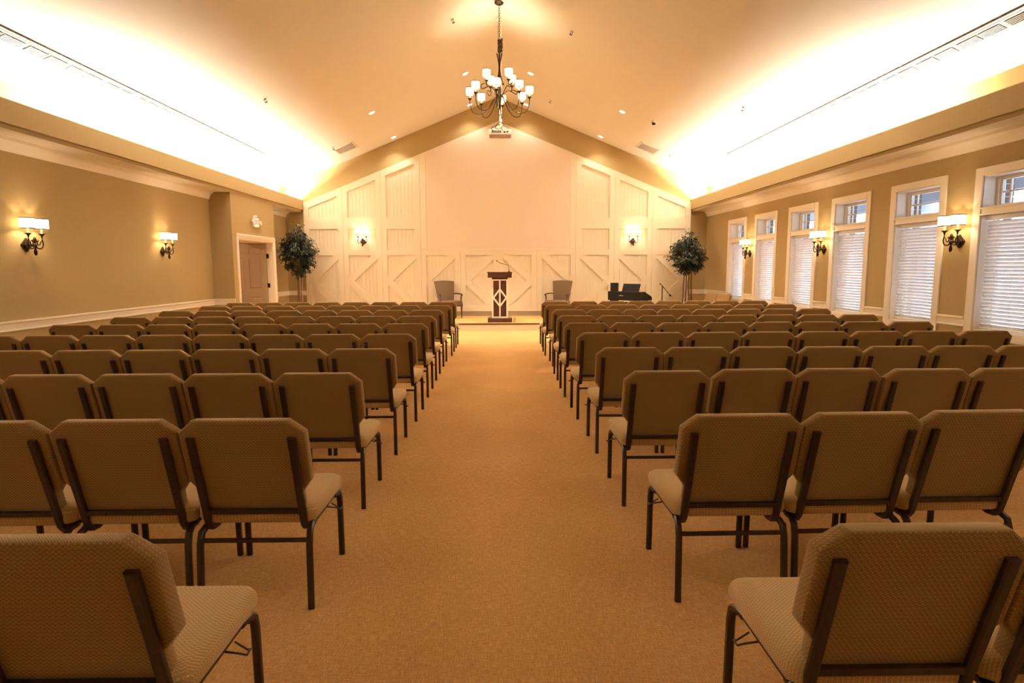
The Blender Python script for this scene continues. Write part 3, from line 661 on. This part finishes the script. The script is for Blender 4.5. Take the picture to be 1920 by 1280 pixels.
_tmp = bpy.data.objects.new('letters_curve', cu); COL.objects.link(_tmp); bpy.context.view_layer.update()
_me = bpy.data.meshes.new_from_object(_tmp.evaluated_get(bpy.context.evaluated_depsgraph_get())); bpy.data.objects.remove(_tmp)
_me.materials.clear(); _me.materials.append(M['red']); o = obj('lettering', _me, t)
o.matrix_local = Matrix.Translation((0.0505, 0, 0)) @ Matrix(((0, 0, 1, 0), (1, 0, 0, 0), (0, 1, 0, 0), (0, 0, 0, 1)))

# ------------------------------------------------------------------ congregation chairs (facing +Y, origin on the floor between the rear feet)
def yb(z): return 0.05 - 0.13 * (z - 0.42) / 0.45                   # rear face of the back
def make_chair():
    t = thing('church_chair', 'x', 'chair')
    # seat
    b = MB(); rings = []
    for (dz, ins) in ((0.0, 0.020), (0.010, 0.006), (0.028, 0.0), (0.052, 0.0), (0.070, 0.005), (0.079, 0.016), (0.083, 0.050)):
        hw = 0.262 - ins; y0, y1 = 0.045 + ins, 0.535 - ins; k = 0.03; dome = 0.006 if ins > 0.045 else 0
        rings.append([Vector(p) for p in [(-hw + k, y0, 0.372 + dz + dome), (hw - k, y0, 0.372 + dz + dome), (hw, y0 + k, 0.372 + dz + dome), (hw, y1 - k, 0.368 + dz + dome), (hw - k, y1, 0.366 + dz + dome), (-hw + k, y1, 0.366 + dz + dome), (-hw, y1 - k, 0.368 + dz + dome), (-hw, y0 + k, 0.372 + dz + dome)]])
    b.loft(rings); b.build('seat', M['fab_lit'], t, smooth=55)
    # back cushion
    out = [(0.213, 0.384), (0.214, 0.47), (0.217, 0.525), (0.264, 0.588), (0.264, 0.70), (0.264, 0.819), (0.197, 0.873)]
    out = [(x, z) for x, z in out] + [(-x, z) for x, z in reversed(out)]
    zc_ = 0.64; b = MB(); rings = []
    for (ty, ins) in ((0.003, 0.022), (0.0, 0.008), (0.002, 0.003), (0.007, 0.0), (0.050, 0.0), (0.060, 0.004), (0.069, 0.014), (0.075, 0.045)):
        fx = 1 - ins / 0.263; fz = 1 - ins / 0.23
        rings.append([Vector((x * fx, yb(z) + ty, zc_ + (z - zc_) * fz)) for x, z in out])
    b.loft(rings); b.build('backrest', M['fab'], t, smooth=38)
    for s in (-1, 1):
        sec = rsect(0.034, 0.024)
        pts = [(s * 0.211, yb(z) - 0.010, z) for z in (0.795, 0.70, 0.58, 0.47, 0.41)] + [(s * 0.211, yb(0.385) - 0.006, 0.375), (s * 0.210, 0.075, 0.350), (s * 0.207, 0.11, 0.348), (s * 0.205, 0.16, 0.364)]
        MB().tube(pts, 0, sect=sec).build('back_upright', M['frame'], t, smooth=40)
        l1 = [(s * 0.226, 0.13, 0.352), (s * 0.233, 0.070, 0.354), (s * 0.239, 0.036, 0.338), (s * 0.240, 0.020, 0.29), (s * 0.243, 0.0, 0.0)]
        MB().tube(l1, 0, sect=rsect(0.028, 0.028)).build('leg', M['frame'], t, smooth=40)
        l2 = [(s * 0.234, 0.43, 0.358), (s * 0.240, 0.485, 0.358), (s * 0.242, 0.513, 0.338), (s * 0.243, 0.522, 0.29), (s * 0.243, 0.53, 0.0)]
        MB().tube(l2, 0, sect=rsect(0.028, 0.028)).build('leg', M['frame'], t, smooth=40)
        MB().tube([(s * 0.234, 0.10, 0.360), (s * 0.234, 0.45, 0.358)], 0, sect=rsect(0.020, 0.020)).build('seat_rail', M['frame'], t)
    b = MB().cbox(-0.200, 0.200, yb(0.44) - 0.016, yb(0.44) + 0.006, 0.424, 0.446, 0.003); r_ = b.build('back_rail', M['frame'], t)
    b = MB()
    for x in (-0.11, 0.10): b.lathe([(0.0055, 0), (0.004, 0.003), (0.0, 0.0035)], 8, mx=Matrix.Translation((x, yb(0.44) - 0.016, 0.435)) @ Matrix.Rotation(PI / 2, 4, 'X'))
    b.build('screw', M['bronze'], r_)
    MB().cbox(-0.236, 0.236, 0.014, 0.028, 0.300, 0.318, 0.002).build('stretcher', M['frame'], t)
    MB().cbox(-0.236, 0.236, 0.494, 0.508, 0.322, 0.336, 0.002).build('stretcher', M['frame'], t)
    return t
chair0 = make_chair()
hookm = MB().tube([(0.236, 0.30, 0.352), (0.285, 0.30, 0.345), (0.300, 0.315, 0.330), (0.300, 0.345, 0.330), (0.285, 0.36, 0.318), (0.245, 0.36, 0.345)], 0.0035, 6).mesh('ganging_hook', M['frame'], 50)
hookl = MB().tube([(-0.236, 0.30, 0.352), (-0.285, 0.30, 0.345), (-0.300, 0.315, 0.330), (-0.300, 0.345, 0.330), (-0.285, 0.36, 0.318), (-0.245, 0.36, 0.345)], 0.0035, 6).mesh('ganging_hook', M['frame'], 50)
used = [False]
def place(x, y, rz, label, group, hook=0, z=0.0):
    if not used[0]: c = chair0; used[0] = True
    else: c = copy_tree(chair0)
    c.location = (x, y, z); c.rotation_euler = (0, 0, rz); c['label'] = label; c['group'] = group
    return c
hooks = []
ROWS_L = [(1.47, -1.079, 0.53, 1), (2.62, -1.087, 0.528, 3), (3.77, -1.105, 0.536, 5), (4.90, -1.090, 0.533, 6), (6.00, -1.075, 0.535, 8), (7.14, -1.090, 0.536, 8), (8.25, -1.105, 0.530, 8), (9.42, -1.112, 0.531, 8), (10.60, -1.075, 0.533, 8), (11.66, -1.076, 0.535, 8)]
ROWS_R = [(1.48, 1.033, 0.535, 2), (2.625, 1.030, 0.535, 3), (3.775, 1.022, 0.536, 5), (4.895, 1.026, 0.534, 7), (6.04, 1.012, 0.539, 8), (7.115, 0.996, 0.536, 8), (8.20, 1.012, 0.536, 8), (9.39, 1.050, 0.531, 8), (10.55, 1.018, 0.540, 8), (11.72, 1.045, 0.538, 8)]
SPEC_R = {1: [(1.041, 2.640, 0.010), (1.575, 2.656, 0.020), (2.112, 2.680, 0.018)], 2: [(1.023, 3.775, 0.0), (1.580, 3.822, 0.02), (2.112, 3.826, -0.012), (2.646, 3.79, -0.02), (3.19, 3.80, 0.0)]}
for side, rows in ((-1, ROWS_L), (1, ROWS_R)):
    nm = 'left' if side < 0 else 'right'
    for r, (y, x, p, n) in enumerate(rows):
        p = max(p, 0.5325)
        row = 'row nearest the viewer' if r == 0 else ('tenth row, nearest the stage' if r == 9 else '%s row from the viewer' % ORD[r + 1])
        for k in range(n):
            cx, cy, rz = x + side * p * k, y + random.uniform(-0.010, 0.010), random.uniform(-0.007, 0.007)
            if side > 0 and r in SPEC_R: cx, cy, rz = SPEC_R[r][k]
            if k == 0: cy = y if not (side > 0 and r in SPEC_R) else cy
            who = 'tan chair at the aisle end' if k == 0 else 'tan chair %s from the aisle' % ORD[k + 1]
            c = place(cx, cy, rz, '%s, %s, %s block' % (who, row, nm), 'tan church chairs in the %s block' % nm)
            if k == 0: hooks.append((c, hookm if side < 0 else hookl))
for c, m_ in hooks: obj('ganging_hook', m_, c)
place(5.27, 15.40, 1.78, 'tan chair in the far right corner, beside the tree', 'spare tan chairs in the corner')
place(5.38, 14.86, 1.78, 'tan chair in the far right corner, under the farthest window', 'spare tan chairs in the corner')

# ------------------------------------------------------------------ lectern with microphone
LY = 15.10
t = thing('lectern', 'dark cherry lectern with white diamond lattice on its front', 'lectern', (0.0, LY, PH))
MB().cbox(-0.297, 0.297, -0.03, 0.43, 0.0, 0.105, 0.006).build('base', M['wood'], t)
MB().cbox(-0.172, 0.172, 0.035, 0.37, 0.105, 1.05, 0.004).build('body', M['wood'], t)
b = MB(); tw = 0.027
zb0, zb1 = 0.115, 1.045
lat = [rect(-0.195, -0.158, 0.105, 1.05), rect(0.158, 0.195, 0.105, 1.05), rect(-0.158, 0.158, 0.105, 0.142), rect(-0.158, 0.158, 1.014, 1.05), rect(-0.018, 0.018, 0.142, 1.014)]
for q in lat: MB().prism(q, 'y', 0.012, 0.036).build('lattice_bar', M['trim'], t)
for sx in (-1, 1):
    for sz in (-1, 1):
        P0, P1 = (sx * 0.158, 0.60), (0.0, 0.60 + sz * 0.205)
        h = 0.032
        q = [(P0[0], P0[1] - h), (P1[0], P1[1] - h), (P1[0], P1[1] + h), (P0[0], P0[1] + h)]
        q = clip(clip(q, -sx, 0, -0.018), 0, -sz, -sz * 0.60)
        MB().prism(q, 'y', 0.014, 0.035).build('lattice_bar', M['trim'], t)
b = MB().cbox(-0.292, 0.292, -0.035, 0.43, 1.085, 1.215, 0.006).cbox(-0.190, 0.190, 0.01, 0.39, 1.045, 1.088, 0.004).cbox(-0.304, 0.304, -0.045, 0.44, 1.200, 1.222, 0.005)
b.build('top', M['wood'], t)
t = thing('gooseneck_microphone', 'thin gooseneck microphone standing on the lectern top', 'microphone', (0.225, LY + 0.12, PH + 1.222))
MB().lathe([(0.028, 0), (0.028, 0.012), (0.010, 0.018), (0.008, 0.05)], 12).build('base', M['black'], t, smooth=40)
MB().tube(bez([(0, 0, 0.03), (-0.006, 0, 0.12), (-0.035, 0, 0.165), (-0.12, -0.01, 0.19), (-0.235, -0.02, 0.225), (-0.285, -0.025, 0.262)], 5), [0.0055] * 26, 6).build('neck', M['black'], t, smooth=60)
MB().tube([(-0.280, -0.025, 0.258), (-0.293, -0.027, 0.268), (-0.308, -0.03, 0.284)], [0.008, 0.011, 0.009], 10).build('capsule', M['black2'], t, smooth=60)
t = thing('cable_coil', 'small loop of black cable on the stage beside the lectern', 'cable', (0.36, LY + 0.12, PH + 0.006))
MB().tube(bez([(-0.04, 0, 0), (0, -0.05, 0), (0.02, 0, 0.05), (0.0, 0.04, 0.09), (-0.03, 0.05, 0.03), (-0.02, 0.09, 0)], 6), 0.006, 6).build('loop', M['black'], t, smooth=60)

# ------------------------------------------------------------------ two armchairs on the stage
def armchair(x, y, rz, label):
    t = thing('armchair', label, 'armchair', (x, y, PH), rz, 'armchairs on the stage')
    b = MB(); rings = []                                             # local: sitter faces -Y
    for dz, ins in ((0.0, 0.01), (0.02, 0.0), (0.09, 0.0), (0.115, 0.012), (0.125, 0.04)):
        w0, w1 = 0.285 - ins, 0.245 - ins; yf, yk = -0.28 + ins, 0.25 - ins
        rings.append([Vector(p) for p in [(-w0, yf, 0.345 + dz), (w0, yf, 0.345 + dz), (w1, yk, 0.335 + dz), (-w1, yk, 0.335 + dz)]])
    b.loft(rings).build('seat', M['uphol'], t, smooth=40)
    b = MB(); rings = []
    for ty, ins in ((0.0, 0.018), (0.012, 0.0), (0.075, 0.0), (0.092, 0.016)):
        def P(x_, z_): return Vector((x_, 0.165 + ty + (z_ - 0.4) * 0.26, z_))
        rings.append([P(-0.205 + ins, 0.385), P(0.205 - ins, 0.385), P(0.275 - ins, 0.965 - ins), (P(0.15, 0.980 - ins)), P(0, 0.984 - ins), P(-0.15, 0.980 - ins), P(-0.275 + ins, 0.965 - ins)])
    b.loft(rings).build('backrest', M['uphol'], t, smooth=40)
    for s in (-1, 1):
        arm_ = t
        MB().tube(bez([(s * 0.255, 0.24, 0.63), (s * 0.285, 0.10, 0.640), (s * 0.305, -0.12, 0.630), (s * 0.300, -0.205, 0.612)], 5), 0, sect=rsect(0.050, 0.028)).build('armrest', M['armwood'], t, smooth=40)
        MB().tube(bez([(s * 0.300, -0.19, 0.615), (s * 0.292, -0.155, 0.53), (s * 0.288, -0.20, 0.42), (s * 0.285, -0.262, 0.33)], 5), 0, sect=rsect(0.034, 0.036)).build('arm_support', M['armwood'], t, smooth=40)
        MB().tube([(s * 0.268, -0.255, 0.40), (s * 0.266, -0.258, 0.25), (s * 0.262, -0.262, 0.0)], [0.030, 0.024, 0.015], 8).build('leg', M['armwood'], t, smooth=40)
        MB().tube([(s * 0.225, 0.225, 0.40), (s * 0.225, 0.25, 0.20), (s * 0.225, 0.31, 0.0)], [0.026, 0.022, 0.015], 8).build('leg', M['armwood'], t, smooth=40)
    MB().cbox(-0.262, 0.262, -0.275, -0.245, 0.315, 0.352, 0.004).build('apron', M['armwood'], t)
armchair(-1.36, 16.55, 0.42, 'taupe armchair with wooden arms on stage left of the lectern')
armchair(1.56, 16.55, -0.42, 'taupe armchair with wooden arms on stage right of the lectern')

# ------------------------------------------------------------------ digital piano, speaker, microphone stand
PA = math.radians(48)
t = thing('digital_piano', 'black digital piano on the right of the stage, seen from behind', 'piano', (3.43, 15.2, PH), 0)
t.rotation_euler = (0, 0, -PA)                                       # local: long back panel along -X at y = 0, keys towards +Y
LP = 0.98
MB().cbox(-LP, 0, 0.0, 0.26, 0.50, 0.720, 0.005).build('case', M['black'], t)
MB().prism([(0.25, 0.50), (0.53, 0.50), (0.53, 0.565), (0.50, 0.60), (0.30, 0.685), (0.25, 0.70)], 'x', -LP, -LP + 0.03).build('cheek', M['black'], t)
MB().prism([(0.25, 0.50), (0.53, 0.50), (0.53, 0.565), (0.50, 0.60), (0.30, 0.685), (0.25, 0.70)], 'x', -0.03, 0.0).build('cheek', M['black'], t)
MB().box(-LP + 0.03, -0.03, 0.25, 0.51, 0.50, 0.56).build('key_bed', M['black'], t)
for k in range(36): MB().box(-LP + 0.04 + k * 0.0255, -LP + 0.0645 + k * 0.0255, 0.30, 0.495, 0.56, 0.578).build('white_key', M['white'], t)
b = MB()
for k in range(35):
    if k % 7 not in (2, 6): b.box(-LP + 0.0575 + k * 0.0255, -LP + 0.0715 + k * 0.0255, 0.30, 0.42, 0.578, 0.588)
o = b.build('black_keys', M['black'], t)
for x in (-LP + 0.02, -0.05): MB().cbox(x, x + 0.03, 0.06, 0.40, 0.0, 0.50, 0.004).build('leg', M['black'], t)
MB().cbox(-LP + 0.04, -0.04, 0.03, 0.05, 0.12, 0.46, 0.003).build('back_panel', M['black'], t)
MB().cbox(-0.62, -0.50, -0.003, 0.001, 0.61, 0.628, 0.001).build('name_plate', M['greyp'], t)
MB().cbox(-0.62, -0.10, 0.0, 0.012, 0.0, 0.215, 0.004, mx=Matrix.Translation((0, 0.10, 0.715)) @ Matrix.Rotation(-0.35, 4, 'X')).build('music_desk', M['black'], t)
sx, sy = math.cos(-PA) * (-LP + 0.13) - math.sin(-PA) * 0.1 + 3.43, math.sin(-PA) * (-LP + 0.13) + math.cos(-PA) * 0.1 + 15.2
t = thing('monitor_speaker', 'small black speaker box standing on the piano', 'speaker', (sx, sy, PH + 0.7205), -0.35)
MB().cbox(-0.092, 0.092, -0.085, 0.085, 0.0, 0.215, 0.006).build('cabinet', M['black2'], t)
MB().lathe([(0.055, 0), (0.05, 0.005), (0.03, -0.004), (0.0, 0.002)], 18, mx=Matrix.Translation((0, -0.086, 0.08)) @ Matrix.Rotation(PI / 2, 4, 'X'), cap=False).build('woofer', M['black'], t, smooth=40)
MB().lathe([(0.022, 0), (0.018, 0.004), (0.0, 0.002)], 14, mx=Matrix.Translation((0, -0.086, 0.165)) @ Matrix.Rotation(PI / 2, 4, 'X'), cap=False).build('tweeter', M['black'], t, smooth=40)
t = thing('microphone_stand', 'thin black boom microphone stand between the piano and the tree', 'microphone stand', (4.09, 15.6, PH))
MB().tube([(0, 0, 0.03), (0, 0, 0.86)], 0.013, 8).build('pole', M['black'], t, smooth=50)
MB().tube([(-0.055, 0, 0.91), (0, 0, 0.86), (0.20, -0.02, 0.62)], 0.009, 7).build('boom', M['black'], t, smooth=50)
MB().tube([(0.185, -0.019, 0.640), (0.215, -0.022, 0.60)], [0.024, 0.017], 10).build('microphone', M['black2'], t, smooth=50)
MB().tube([(-0.062, 0, 0.918), (-0.045, 0, 0.90)], 0.017, 8).build('counterweight', M['black'], t)
for k in range(3):
    a = 2 * PI * k / 3 + 0.4
    MB().tube([(0, 0, 0.10), (0.15 * math.cos(a), 0.15 * math.sin(a), 0.03), (0.26 * math.cos(a), 0.26 * math.sin(a), 0.008)], 0.009, 6).build('leg', M['black'], t)

# ------------------------------------------------------------------ ficus trees
def ficus(name, x, y, label, zlo, zhi, rad, trunks, barkm, seed, nleaf=3200):
    rnd = random.Random(seed)
    t = thing(name, label, 'tree', (x, y, 0), 0, 'ficus trees flanking the stage')
    MB().lathe([(0.0, 0.0), (0.13, 0.0), (0.145, 0.04), (0.175, 0.30), (0.185, 0.31), (0.185, 0.335), (0.165, 0.335), (0.16, 0.29), (0.0, 0.29)], 22, cap=False).build('pot', M['pot'], t, smooth=40)
    MB().lathe([(0.0, 0.305), (0.10, 0.30), (0.162, 0.285)], 16, cap=False).build('moss', M['soil'], t, smooth=60)
    ends = []
    for (dx0, dx1, dy) in trunks:
        w = [rnd.uniform(-0.010, 0.010) for _ in range(6)]
        pts = [(dx0 + (dx1 - dx0) * k / 5 + w[k], dy * k / 5 * 0.4 + w[5 - k], 0.29 + (zlo + 0.28 - 0.29) * k / 5) for k in range(6)]
        MB().tube(bez(pts, 3), [0.024 - 0.0006 * k for k in range(16)], 8).build('trunk', barkm, t, smooth=60)
        ends.append(pts[-1])
    zm, hz = (zlo + zhi) / 2 - 0.02, (zhi - zlo) / 2
    sprays = []; br = MB()
    for k in range(110):
        while True:
            p = Vector((rnd.uniform(-1, 1), rnd.uniform(-1, 1), rnd.uniform(-1, 1)))
            if 0.25 < p.length < 1: break
        w = 1.0 - 0.42 * max(0, p.z) ** 1.2
        tip = Vector((p.x * rad * w, p.y * rad * w * 0.9, zm + p.z * hz * 0.92))
        e = Vector(rnd.choice(ends)); mid = e.lerp(tip, 0.5) + Vector((0, 0, 0.06))
        br.tube(bez([e, mid, tip], 3), [0.006, 0.0055, 0.005, 0.0045, 0.004, 0.003, 0.002], 5); sprays.append((mid, tip))
    top = Vector((0.02, 0, zhi)); br.tube([ends[0], (0, 0, zhi - 0.25), top], 0.005, 5); sprays += [(Vector((0, 0, zhi - 0.3)), top)] * 2
    br.build('branch', barkm, t)
    b = MB()
    for k in range(nleaf):
        mid, tip = sprays[k % len(sprays)]
        u = rnd.uniform(0.15, 1.12); p = mid.lerp(tip, u) + Vector((rnd.gauss(0, 0.05), rnd.gauss(0, 0.05), rnd.gauss(0, 0.035)))
        L_ = rnd.uniform(0.060, 0.095); w = L_ * 0.23
        yaw = math.atan2(p.y, p.x) + rnd.gauss(0, 0.7); pitch = rnd.uniform(-1.15, 0.05); roll = rnd.uniform(-0.7, 0.7)
        m = Matrix.Translation(p) @ Matrix.Rotation(yaw, 4, 'Z') @ Matrix.Rotation(-pitch, 4, 'Y') @ Matrix.Rotation(roll, 4, 'X')
        q = [(0, 0, 0), (L_ * 0.35, w, 0.012), (L_ * 0.75, w * 0.7, 0.006), (L_, 0, -0.012), (L_ * 0.75, -w * 0.7, 0.006), (L_ * 0.35, -w, 0.012), (L_ * 0.5, 0, 0)]
        b.add([m @ Vector(v) for v in q], [(0, 6, 1), (1, 6, 2), (2, 6, 3), (3, 6, 4), (4, 6, 5), (5, 6, 0)])
    o = b.build('foliage', M['leaf'], t, smooth=180); o['kind'] = 'stuff'
ficus('ficus_tree', -5.20, 16.30, 'leafy dark ficus tree in the left corner beside the doorway', 1.27, 2.60, 0.50, [(-0.05, -0.045, 0.1), (0.045, 0.06, 0.1), (0.0, 0.01, -0.1)], M['bark2'], 3)
ficus('ficus_tree', 4.95, 16.35, 'leafy dark ficus tree in the right corner with four straight stems', 1.24, 2.40, 0.50, [(-0.14, -0.075, 0.05), (-0.055, -0.03, -0.05), (0.04, 0.025, 0.05), (0.13, 0.085, -0.04)], M['bark'], 11)
